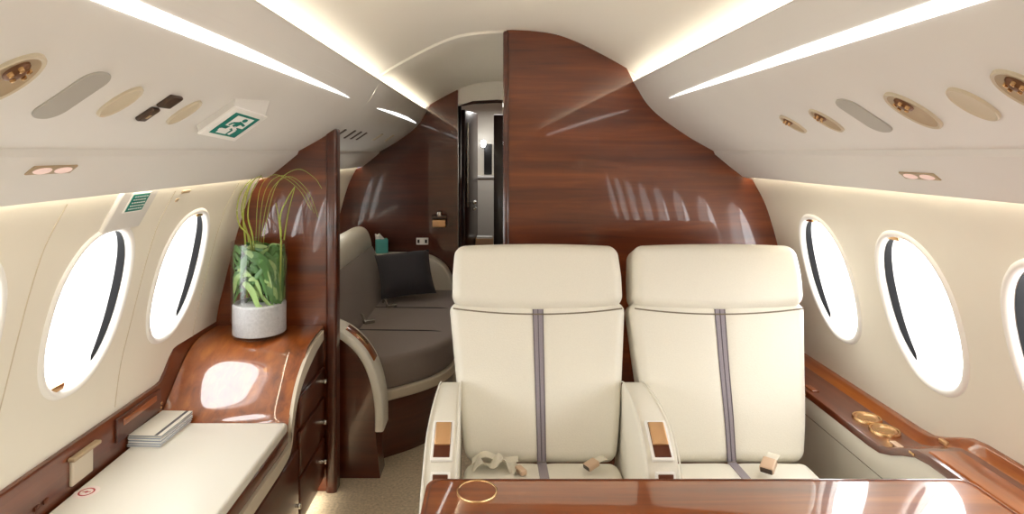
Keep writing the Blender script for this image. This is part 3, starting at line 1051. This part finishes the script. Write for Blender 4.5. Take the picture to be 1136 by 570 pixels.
# ------------------------------------------------------------------ booklets
bc = at(172, 478, 1.97)
cov = ['topmost cream covered booklet of the stack on the padded top', 'second booklet from the top of the stack on the padded top', 'middle booklet of the stack on the padded top',
       'second booklet from the bottom of the stack on the padded top', 'lowest booklet of the stack on the padded top']
for i in range(5):
    z0 = .4742 + .0070 * (4 - i)
    off = Vector((random.uniform(-.004, .004), random.uniform(-.004, .004), 0)) if i else Vector((0, 0, 0))
    c = Vector((-1.056, 1.955, z0)) + off
    mt = Matrix.Rotation(math.radians(-2 + random.uniform(-1.5, 1.5)), 4, 'Z')
    b = thing('booklet', c, cov[i], 'booklet', 'booklets stacked on the padded credenza top')
    bm = bm_new(); add_rbox(bm, c + Vector((0, 0, .0035)), (.050, .088, .0024), .001, 1, 1, mt); obj('pages', bm, M['paper_blue'], b)
    bm = bm_new()
    add_rbox(bm, c + Vector((0, 0, .0008)), (.052, .090, .0007), .0008, 1, 1, mt)
    add_rbox(bm, c + Vector((0, 0, .0062)), (.052, .090, .0007), .0008, 1, 1, mt)
    cv = obj('cover', bm, M['cover'] if i == 0 else M['paper'], b)
    if i == 0:
        bm = bm_new(); add_box(bm, c + mt @ Vector((.034, 0, .0071)), (.005, .089, .0002), mt); obj('cover_band', bm, M['cover_dark'], cv)

# ------------------------------------------------------------------ vase with leaves and grass
vc_ = Vector((at(288, 370, 2.365).x, 2.365, .670))
VR, VH = .104, .36
vs = thing('glass_vase', vc_, 'clear cylindrical glass vase standing on the credenza against the partition', 'vase')
bm = bm_new()
add_lathe(bm, [(0, .001), (VR - .004, .001), (VR, .005), (VR, VH - .003), (VR - .0015, VH), (VR - .004, VH - .002), (VR - .005, .010), (0, .010)], vc_, 56)
obj('vase_glass', bm, M['glass'], vs)
bm = bm_new()
add_lathe(bm, [(0, .011), (VR - .007, .011), (VR - .006, .015), (VR - .006, .118), (VR - .012, .124), (0, .122)], vc_, 48)
tag(obj('sand', bm, M['sand']), 'white sand filling the bottom of the glass vase', 'sand', None, 'stuff')
pl = thing('grass_plant', vc_ + Vector((0, 0, .122)), 'green strap leaves and thin arching grass blades in the glass vase', 'plant')
def ribbon(bm, pts, w, nrm=None, fold=.25):
    P = spline([Vector(p) for p in pts], 6)
    rows = []
    for i, p in enumerate(P):
        f = i / (len(P) - 1)
        t = (P[min(i + 1, len(P) - 1)] - P[max(i - 1, 0)]).normalized()
        n = nrm or Vector((0, -1, 0))
        a = t.cross(n).normalized()
        ww = w * (abs(math.sin(PI * min(1, .12 + .88 * f))) ** .6 + .02) * .5
        rows.append([p - a * ww, p - n * ww * fold * -1, p + a * ww])
    add_quads(bm, rows)
def in_cyl(p, r=VR - .012):
    d = Vector((p.x, p.y, 0))
    if d.length > r: d = d.normalized() * r
    return Vector((d.x, d.y, p.z))
for mat, cnt, nm in ((M['leaf'], 130, 'leaf_bundle'), (M['leaf2'], 46, 'pale_leaf_bundle')):
    bm = bm_new()
    for k in range(cnt):
        a = random.uniform(PI * .9, PI * 2.1) if k % 4 else random.uniform(0, PI)
        rr = random.uniform(.05, .09)
        z = random.uniform(.130, .29)
        p0 = Vector((rr * math.cos(a), rr * math.sin(a), z))
        dirx = random.choice((1, 1, 1, -1)) * random.uniform(.04, .12)
        dz = random.uniform(-.15, -.05) if random.random() < .8 else random.uniform(.03, .09)
        pts = []
        for j in range(5):
            f = j / 4
            q = p0 + Vector((dirx * f, 0, dz * f + .03 * math.sin(PI * f)))
            q.z = max(.126, min(VH - .02, q.z + .05))
            pts.append(vc_ + in_cyl(q))
        n = Vector((math.cos(a), math.sin(a), .15)).normalized()
        ribbon(bm, pts, random.uniform(.013, .027), n, .2)
    obj(nm, bm, mat, pl)
def blade(pix, r=.0035):
    """pix: list of (px, py, Y)"""
    bm = bm_new()
    pts = spline([at(*p) for p in pix], 7)
    add_tube(bm, pts, lambda f: .8 * r * (1 - .75 * f) + .0006, 6)
    obj('blade', bm, M['grass'], pl)
blade([(274, 330, 2.35), (272, 268, 2.34), (270, 236, 2.33), (277, 207, 2.31), (287, 196, 2.29), (294, 200, 2.27)], .0045)
blade([(279, 330, 2.37), (276, 268, 2.37), (268, 234, 2.36), (275, 208, 2.35), (285, 196, 2.34)], .004)
blade([(282, 330, 2.33), (278, 268, 2.33), (266, 250, 2.33), (263, 232, 2.33), (268, 212, 2.33), (281, 197, 2.31)], .004)
blade([(284, 330, 2.34), (281, 268, 2.33), (275, 240, 2.33), (279, 214, 2.31), (290, 194, 2.28)], .004)
blade([(310, 330, 2.34), (312, 268, 2.33), (311, 240, 2.33), (318, 222, 2.31), (327, 207, 2.30)], .005)
blade([(312, 268, 2.34), (309, 240, 2.33), (306, 225, 2.33)], .003)
blade([(315, 266, 2.35), (320, 235, 2.35), (327, 208, 2.34)], .003)
for k in range(4):
    e = random.uniform(-12, 12)
    blade([(284 + 3 * k, 300, 2.37), (284 + 3 * k, 262, 2.36), (288 + 6 * k, 210 + e * .4, 2.33), (305 + 8 * k, 192 + e * .5, 2.30), (330 + 6 * k, 205 + e, 2.30), (345 + 4 * k, 226 + 2 * e, 2.33)], .0009)

# ------------------------------------------------------------------ divan beyond the partition
dv = thing('divan', (-.6, 3.4, 0), 'grey cloth divan with cream trim beyond the mahogany partition', 'sofa')
foot = [(-.478, 2.715), (-.33, 2.83), (-.235, 2.96), (-.19, 3.12), (-.175, 3.4), (-.175, 4.10)]
def divan_slab(inset, z0, z1, bw, mat, name, xb=-1.02):
    f = spline([Vector((x, y, 0)) for x, y in foot], 6)
    pts = [Vector((p.x - inset, p.y + inset * .6, z0)) for p in f] + [Vector((xb, 4.10, z0)), Vector((xb, 2.72, z0))]
    bm = bm_new(); add_prism(bm, pts, (0, 0, z1 - z0))
    if bw: bevel(bm, bw, 3, 50)
    return obj(name, bm, mat, dv, ang=50)
divan_slab(.03, .0, .270, 0, M['wood_dark'], 'base')
divan_slab(-.005, .266, .312, .008, M['wood_edge'], 'front_rail')
divan_slab(.004, .308, .455, .028, M['grey_cloth'], 'seat_cushion')
bm = bm_new()
for y in (3.16, 3.62):
    bm = bm_new()
    add_tube(bm, spline([(-.70, y, .4555), (-.5, y - .01, .457), (-.30, y - .02, .456), (-.20, y - .03, .44)], 6), .003, 6)
    obj('cushion_seam', bm, M['charcoal'], dv)
bm = bm_new()
prof = spline([(-.685, .43), (-.735, .58), (-.79, .72), (-.82, .755), (-.90, .76), (-.93, .6), (-.92, .43)], 5)
add_prism(bm, [(p.x, 2.72, p.y) for p in prof], (0, 1.37, 0)); bevel(bm, .012, 2, 50)
obj('backrest', bm, M['grey_cloth'], dv, ang=45)
bm = bm_new()
prof = spline([(-.808, .725), (-.812, .78), (-.835, .845), (-.875, .875), (-.93, .87), (-.965, .84), (-.965, .74)], 6)
add_prism(bm, [(p.x, 2.715, p.y) for p in prof], (0, 1.375, 0)); bevel(bm, .016, 3, 50)
obj('back_roll', bm, M['leather'], dv, ang=45)
# front armrest: wooden cheek with a cream arched rim
arch = spline([(-1.02, .672), (-.80, .668), (-.66, .635), (-.575, .578), (-.515, .50), (-.478, .40), (-.462, .30), (-.460, .20)], 6)
inner = [Vector((p.x - .028 * (1 if i else 0), p.y - .034)) for i, p in enumerate(arch)]
def normal2(c, i):
    t = (c[min(i + 1, len(c) - 1)] - c[max(i - 1, 0)]).normalized()
    return Vector((-t.y, t.x))
inner = [arch[i] - normal2(arch, i) * .036 for i in range(len(arch))]
bm = bm_new()
add_quads(bm, [[(a.x, 2.565, a.y), (a.x, 2.70, a.y), (b.x, 2.70, b.y), (b.x, 2.565, b.y)] for a, b in zip(arch, inner)], close_v=True)
bevel(bm, .01, 3, 50)
fa = obj('front_armrest', bm, M['leather'], dv, ang=50)
bm = bm_new()
add_prism(bm, [(p.x, 2.578, p.y) for p in inner] + [(-.475, 2.578, .0), (-1.0, 2.578, 0)], (0, .11, 0))
obj('arm_cheek', bm, M['wood_dark'], fa, ang=30)
bm = bm_new()
sub = arch[14:26]
nn = [normal2(arch, i) for i in range(14, 26)]
add_quads(bm, [[(a.x + n.x * .001, 2.60, a.y + n.y * .001), (a.x + n.x * .004, 2.604, a.y + n.y * .004), (a.x + n.x * .004, 2.666, a.y + n.y * .004), (a.x + n.x * .001, 2.67, a.y + n.y * .001)] for a, n in zip(sub, nn)])
obj('wood_inlay', bm, M['wood_long'], fa)
bm = bm_new()
sub = arch[17:22]; nn = [normal2(arch, i) for i in range(17, 22)]
add_quads(bm, [[(a.x + n.x * .005, 2.618, a.y + n.y * .005), (a.x + n.x * .007, 2.622, a.y + n.y * .007), (a.x + n.x * .007, 2.65, a.y + n.y * .007), (a.x + n.x * .005, 2.654, a.y + n.y * .005)] for a, n in zip(sub, nn)])
obj('control_plate', bm, M['brass'], fa)
# aft armrest
bm = bm_new()
arch = spline([(-1.0, .69), (-.70, .688), (-.50, .680), (-.40, .655), (-.325, .60), (-.285, .53), (-.27, .46)], 6)
add_prism(bm, [(p.x, 4.085, p.y) for p in arch] + [(-.27, 4.085, .30), (-1.0, 4.085, .30)], (0, .145, 0)); bevel(bm, .014, 3, 50)
obj('aft_armrest', bm, M['leather'], dv, ang=45)
# belts lying in the divan
for (x, y) in ((-.665, 3.28), (-.60, 3.62)):
    bm = bm_new()
    add_rbox(bm, (x, y, .466), (.03, .016, .010), .005, 1, 2, Matrix.Rotation(.6, 4, 'Z'))
    add_tube(bm, spline([(x - .02, y, .466), (x - .04, y + .01, .50), (x - .055, y + .02, .48)], 5), .007, 6)
    obj('belt_buckle', bm, M['steel'], dv)

# pillow
def pillow(c4, thick):
    TL, TR, BR, BL = [Vector(c) for c in c4]
    n = (TR - TL).cross(BL - TL).normalized()
    bm = bm_new()
    N = 16
    for sg in (-1, 1):
        rows = []
        for i in range(N + 1):
            row = []
            for j in range(N + 1):
                u, v = i / N, j / N
                a, b = 2 * u - 1, 2 * v - 1
                # sides pulled in between the corners
                pu = .5 + (u - .5) * (1 - .07 * (1 - b * b)); pv = .5 + (v - .5) * (1 - .07 * (1 - a * a))
                p = (TL * (1 - pu) + TR * pu) * (1 - pv) + (BL * (1 - pu) + BR * pu) * pv
                h = thick * (max(0, 1 - a ** 4) * max(0, 1 - b ** 4)) ** .6
                row.append(p + n * h * sg)
            rows.append(row)
        add_quads(bm, rows)
    return bm
plw = pillow([(-.755, 3.90, .715), (-.415, 3.96, .745), (-.350, 3.79, .500), (-.668, 3.66, .490)], .062)
tag(obj('throw_pillow', plw, M['charcoal']), 'square charcoal throw pillow leaning at the far end of the divan', 'pillow')

# tissue box
tx = thing('tissue_box', (-.755, 4.15, .692), 'turquoise tissue box behind the charcoal pillow', 'tissue box')
bm = bm_new(); add_rbox(bm, (-.755, 4.155, .738), (.040, .040, .046), .004, 1, 2, Matrix.Rotation(.25, 4, 'Z')); obj('carton', bm, M['teal_card'], tx)
bm = bm_new()
rows = []
for i in range(8):
    f = i / 7
    rows.append([(-.765 + .032 * (1 - .5 * f) * math.cos(a) - .02 * f, 4.155 + (.016 - .008 * f) * math.sin(a) + .006 * math.sin(3 * a), .781 + .032 * f + .008 * math.sin(2 * a) * f) for a in [2 * PI * k / 14 for k in range(14)]])
V = add_quads(bm, rows, close_v=True); bm.faces.new(V[-1])
obj('tissue', bm, M['paper'], tx)

# outlet and brass cup holder on the aft bulkhead
ol = thing('power_outlet', at(468, 267.5, YA), 'white power outlet plate on the aft bulkhead above the pillow', 'outlet')
c = at(468.5, 267.5, YA - .004)
bm = bm_new(); add_rbox(bm, c, (.042, .005, .024), .003, 1, 2); obj('plate', bm, M['white'], ol)
for sx in (-.026, .026):
    bm = bm_new(); add_rbox(bm, c + Vector((sx, -.005, 0)), (.007, .002, .012), .001, 1, 2)
    obj('socket', bm, M['black'], ol)
wc = thing('wall_cup_holder', at(487, 247, YA), 'fold-out brass cup holder on the aft bulkhead', 'cup holder')
c = at(487.5, 247.5, YA - .045)
bm = bm_new(); add_rbox(bm, c, (.046, .045, .026), .008, 2, 3); obj('holder', bm, M['bronze'], wc)
bm = bm_new(); add_rbox(bm, c + Vector((0, 0, .042)), (.05, .02, .012), .006, 2, 3); ob = obj('bracket', bm, M['brown'], wc)
bm = bm_new(); add_rbox(bm, c + Vector((0, -.012, .064)), (.015, .012, .018), .005, 1, 2); obj('latch', bm, M['steel'], wc)

# ------------------------------------------------------------------ fittings in the overhead panels
def dish(side, px, py, r, label, kind):
    Y, s = hit(over_c, over_s, side, px, py)
    P, T, Lg, Nn = over_frame(side, Y, s)
    m = frame_mat(T, Lg * .60, Nn)
    t = thing('air_vent' if kind == 'vent' else 'speaker_cover', P, label, 'air vent' if kind == 'vent' else 'speaker', 'round fittings in the overhead panels')
    bm = bm_new(); add_lathe(bm, [(r * 1.06, -.004), (r * 1.05, .004), (r, .0055), (r * .93, .004), (r * .88, .002)], P, 40, m)
    obj('rim', bm, M['dish_pale'], t)
    bm = bm_new(); add_lathe(bm, [(r * .92, .0035), (r * .6, .0022), (0, .002)], P, 40, m)
    obj('dish', bm, M['dish'] if kind == 'vent' else M['dish_pale'], t)
    if kind == 'vent':
        q = P - T * r * .42 - Lg * r * .1
        bm = bm_new(); add_lathe(bm, [(r * .36, .001), (r * .34, .006), (r * .24, .010), (r * .12, .011), (0, .011)], q, 24, m)
        nz = obj('nozzle', bm, M['nozzle'], t)
        bm = bm_new()
        for k in range(5):
            a = 2 * PI * k / 5
            add_lathe(bm, [(0, .0135), (r * .07, .0125), (r * .08, .007)], q + (T * math.cos(a) + Lg * math.sin(a)) * r * .2, 10, m)
        obj('nozzle_fins', bm, M['brass'], nz)
dish(1, 880, 137, .038, 'small air vent in the right overhead panel, closest to the bulkhead', 'vent')
dish(1, 917, 133, .044, 'air vent in the right overhead panel beside the grey plate, on its bulkhead side', 'vent')
dish(1, 1013, 122, .056, 'large air vent with a dark nozzle in the right overhead panel', 'vent')
dish(1, 1080, 115, .044, 'plain pale round cover between the large vent and the cut off vent on the right', 'cover')
dish(1, 1140, 101, .052, 'air vent cut off by the right edge of the picture', 'vent')
dish(-1, 4, 88, .056, 'air vent cut off by the left edge of the picture', 'vent')
dish(-1, 133, 112, .042, 'tan round cover between the grey plate and the dark switch on the left', 'cover')
dish(-1, 204, 124, .040, 'pale round cover beside the exit sign', 'cover')

def patch(side, px, py, hl, hw, skew, mat, name, label, cat, hgt=.003):
    """rounded plate on the overhead; hl half length along the cabin, hw half width across"""
    Y, s = hit(over_c, over_s, side, px, py)
    P, T, Lg, Nn = over_frame(side, Y, s)
    bm = bm_new(); add_rbox(bm, P, (hw, hl, hgt), .003, 3, 2, frame_mat(T, Lg, Nn), lambda co: Vector((co.x, co.y + skew * co.x, co.z)))
    return bm, P, T, Lg, Nn
def rplate(side, px, py, hl, hw, r, mat, name, label, cat):
    Y, s = hit(over_c, over_s, side, px, py)
    P, T, Lg, Nn = over_frame(side, Y, s)
    pts = rrect(-hw, hw, -hl, hl, r)
    bm = bm_new(); add_prism(bm, [P + T * a + Lg * b - Nn * .003 for a, b in pts], Nn * .0055); bevel(bm, .001, 1, 60)
    return tag(obj(name, bm, mat), label, cat)
rplate(1, 958, 128, .034, .062, .030, M['greyplate'], 'access_plate', 'oblong grey plate in the right overhead panel', 'plate')
rplate(-1, 80, 105.5, .031, .062, .027, M['greyplate'], 'access_plate', 'oblong grey plate in the left overhead panel', 'plate')

# dark switch with small pointer in the left overhead
Y, s = hit(over_c, over_s, -1, 182, 115)
P, T, Lg, Nn = over_frame(-1, Y, s)
sw = thing('overhead_switch', P, 'dark brown switch fitting in the left overhead panel beside the exit sign', 'switch')
m = frame_mat(T, Lg, Nn)
bm = bm_new(); add_rbox(bm, P - T * .012 + Nn * .003, (.018, .022, .005), .004, 1, 2, m); obj('switch_body', bm, M['brown'], sw)
bm = bm_new(); add_rbox(bm, P + T * .032 - Lg * .012 + Nn * .003, (.020, .014, .005), .004, 1, 2, m); obj('switch_tail', bm, M['brown'], sw)
bm = bm_new(); add_rbox(bm, P + T * .034 - Lg * .012 + Nn * .008, (.006, .004, .001), .001, 1, 1, m); obj('switch_mark', bm, M['dish'], sw)

# reading lights
def reading(side, px, py, label):
    Y, s = hit(over_c, over_s, side, px, py)
    P, T, Lg, Nn = over_frame(side, Y, s)
    m = frame_mat(T, Lg, Nn)
    t = thing('reading_light', P, label, 'reading light', 'twin reading lights under the overhead panels')
    bm = bm_new(); add_rbox(bm, P, (.012, .058, .003), .0025, 1, 2, m); obj('bezel', bm, M['dish'], t)
    for k in (-1, 1):
        bm = bm_new(); add_lathe(bm, [(0, .0045), (.013, .0045), (.0145, .003)], P + Lg * .027 * k, 24, m @ Matrix.Diagonal((.62, 1.6, 1, 1)))
        obj('lens', bm, M['lamp'], t)
reading(-1, 58, 188, 'twin reading light glowing pink in the left overhead panel')
reading(1, 1020, 195, 'twin reading light glowing pink in the right overhead panel')

# small dark slots in the aft overhead
for k, (px, py) in enumerate(((377, 148), (388, 149), (395, 150), (401, 151), (419, 152), (432, 153))):
    Y, s = hit(over_c, over_s, -1, px, py)
    if not 2.52 < Y < 4.2: continue
    P, T, Lg, Nn = over_frame(-1, Y, s)
    bm = bm_new(); add_rbox(bm, P, (.032, .015 if k < 4 else .03, .003), .0025, 1, 2, frame_mat(T, Lg, Nn))
    tag(obj('aft_vent', bm, M['brown'] if k < 4 else M['dish_pale']), 'dark narrow air slot in the aft overhead panel above the divan' if k < 4 else 'pale small cover in the aft overhead panel above the divan', 'vent', 'dark slots in the aft overhead' if k < 4 else 'pale covers in the aft overhead')

# exit sign on a wedge
A_ = at(219, 145, 1.60); 
Yh, sh = hit(over_c, over_s, -1, 243, 154)
Pw, Tw, Lw, Nw = over_frame(-1, Yh, sh)
ex = thing('exit_sign', Pw, 'green running man exit sign on a white wedge in the left overhead panel', 'sign')
BLc, TLc = at(220, 149, 1.41), at(262, 119, 1.41)
e_h = TLc - BLc; eh = e_h.normalized()
ew = at(248, 165, 1.58) - BLc; Wl = ew.length; ew = (ew - eh * ew.dot(eh)).normalized()
W_, H_ = Wl, e_h.length
nz_ = eh.cross(ew).normalized()
if nz_.dot(Nw) < 0: nz_ = -nz_
def sg(a, b, h=0.0): return BLc + ew * (a * W_) + eh * (b * H_) + nz_ * h
bm = bm_new()
add_prism(bm, [sg(0, 0), sg(1, 0), sg(1, 1), sg(0, 1)], nz_ * -.006); bevel(bm, .0015, 2)
obj('plate', bm, M['white'], ex)
bm = bm_new()
back = [p - Nw * (.05) for p in (sg(.05, .05), sg(.95, .05), sg(.95, 1.0), sg(.05, 1.0))]
fr_ = [sg(.02, .03, -.006), sg(.98, .03, -.006), sg(.98, .97, -.006), sg(.02, .97, -.006)]
back[2] = back[2] + eh * .03 + ew * .03; back[3] = back[3] + eh * .03
add_quads(bm, [fr_, back], close_v=True)
bm.faces.new([bm.verts.new(p) for p in back])
obj('wedge', bm, M['overhead'], ex)
bm = bm_new()
add_prism(bm, [sg(.14, .13, .0003), sg(.86, .13, .0003), sg(.86, .87, .0003), sg(.14, .87, .0003)], nz_ * .0008)
gp = obj('green_panel', bm, M['teal'], ex)
def sgp(bm, pts, h):   # pts in panel space, u right 0..1, v up 0..1
    add_prism(bm, [sg(.14 + .72 * u, .13 + .74 * v, h) for u, v in pts], nz_ * .0006)
bm = bm_new()
sgp(bm, [(.16, .44), (.84, .44), (.84, .92), (.16, .92)], .0013)
sgp(bm, [(.16, .08), (.52, .08), (.52, .30), (.16, .30)], .0013)
obj('door_symbol', bm, M['paper'], gp)
def limb(bm, a, b, w, h):
    a, b = Vector(a), Vector(b); t = (b - a).normalized(); n = Vector((-t.y, t.x)) * w
    sgp(bm, [a + n, a - n, b - n, b + n], h)
bm = bm_new()
sgp(bm, [(.56 + .09 * math.cos(2 * PI * k / 16), .80 + .075 * math.sin(2 * PI * k / 16)) for k in range(16)], .0021)
limb(bm, (.54, .70), (.44, .46), .085, .0021)
limb(bm, (.52, .67), (.76, .58), .04, .0022); limb(bm, (.52, .67), (.28, .60), .04, .0022); limb(bm, (.28, .60), (.24, .48), .035, .0022)
obj('running_man', bm, M['teal'], gp)
bm = bm_new()
limb(bm, (.46, .46), (.66, .32), .055, .0021); limb(bm, (.66, .32), (.62, .10), .05, .0021)
limb(bm, (.42, .46), (.34, .26), .055, .0022); limb(bm, (.34, .26), (.10, .24), .045, .0022)
obj('running_legs', bm, M['paper'], gp)

# small instruction sign on its wall block under the left overhead
Yw, sw_ = hit(wall_c, wall_s, -1, 148.5, 222)
P, T, Lg, Nn = wall_frame(-1, Yw, sw_)
m = frame_mat(T, Lg, Nn)
isn = thing('instruction_sign', P, 'small teal instruction sign on the wall block above the left window', 'sign')
bm = bm_new(); add_rbox(bm, P + T * .022 + Nn * .000, (.066, .085, .010), .008, 2, 3, m); obj('wall_block', bm, M['overhead'], isn)
bm = bm_new(); add_rbox(bm, P + Nn * .0105, (.030, .043, .0015), .001, 1, 1, m); obj('plate', bm, M['white'], isn)
bm = bm_new(); add_rbox(bm, P + Nn * .0122, (.026, .038, .0010), .0008, 1, 1, m); tp = obj('green_panel', bm, M['teal'], isn)
bm = bm_new()
for k in range(5):
    tt = -.019 + .0092 * k
    y = -.030
    while y < .026:
        w = random.uniform(.004, .009)
        add_box(bm, P + Nn * .0134 + T * tt + Lg * (y + w / 2), (.0016, w / 2, .0003), m)
        y += w + .003
obj('text_lines', bm, M['paper'], tp)
# little vents on the left wall near the vase window
for (px, py, a, b, lab) in ((206, 212, .006, .026, 'small oblong vent slot on the left wall above the window by the vase'), (196, 222, .006, .008, 'tiny round button on the left wall above the window by the vase')):
    Yw, s2 = hit(wall_c, wall_s, -1, px, py)
    P, T, Lg, Nn = wall_frame(-1, Yw, s2)
    bm = bm_new(); add_rbox(bm, P, (a, b, .003), .0028, 2, 2, frame_mat(T, Lg, Nn)); tag(obj('wall_vent', bm, M['dish']), lab, 'vent')

# panel joints of the left wall around the exit window
for y in (1.365, 1.83, 2.285):
    bm = bm_new()
    rows = []
    for k in range(30):
        s = s_of_z(wall_c, wall_s, 1.255) + (s_of_z(wall_c, wall_s, .61) - s_of_z(wall_c, wall_s, 1.255)) * k / 29
        rows.append([wall_pt(-1, y - .0025, s, .001), wall_pt(-1, y - .001, s, -.0012), wall_pt(-1, y + .001, s, -.0012), wall_pt(-1, y + .0025, s, .001)])
    add_quads(bm, rows)
    struct('trim_11', bm, M['dish_pale'], 'fine panel joint running down the left wall')

# ------------------------------------------------------------------ light
w = bpy.data.worlds.new('daylight')
SC.world = w
w.use_nodes = True
w.node_tree.nodes['Background'].inputs['Color'].default_value = (.8, .88, 1, 1)
w.node_tree.nodes['Background'].inputs['Strength'].default_value = .5

def area(name, loc, rot, sx, sy, power, col=(1, .95, .86)):
    l = bpy.data.lights.new(name, 'AREA')
    l.shape = 'RECTANGLE'; l.size = sx; l.size_y = sy; l.energy = power; l.color = col
    o = bpy.data.objects.new(name, l)
    COL.objects.link(o)
    o.location = loc; o.rotation_euler = rot
    return o
area('vestibule_ceiling_light', (.0, 4.9, 1.75), (0, 0, 0), .3, .4, 3, (1, .97, .92))

SC.view_settings.view_transform = 'Standard'
SC.view_settings.look = 'None'
SC.view_settings.exposure = 0.40
SC.cycles.use_denoising = True
SC.cycles.max_bounces = 10
SC.cycles.diffuse_bounces = 6
SC.cycles.glossy_bounces = 5
SC.cycles.transparent_max_bounces = 12
SC.cycles.caustics_reflective = False
SC.cycles.caustics_refractive = False
SC.cycles.sample_clamp_indirect = 6
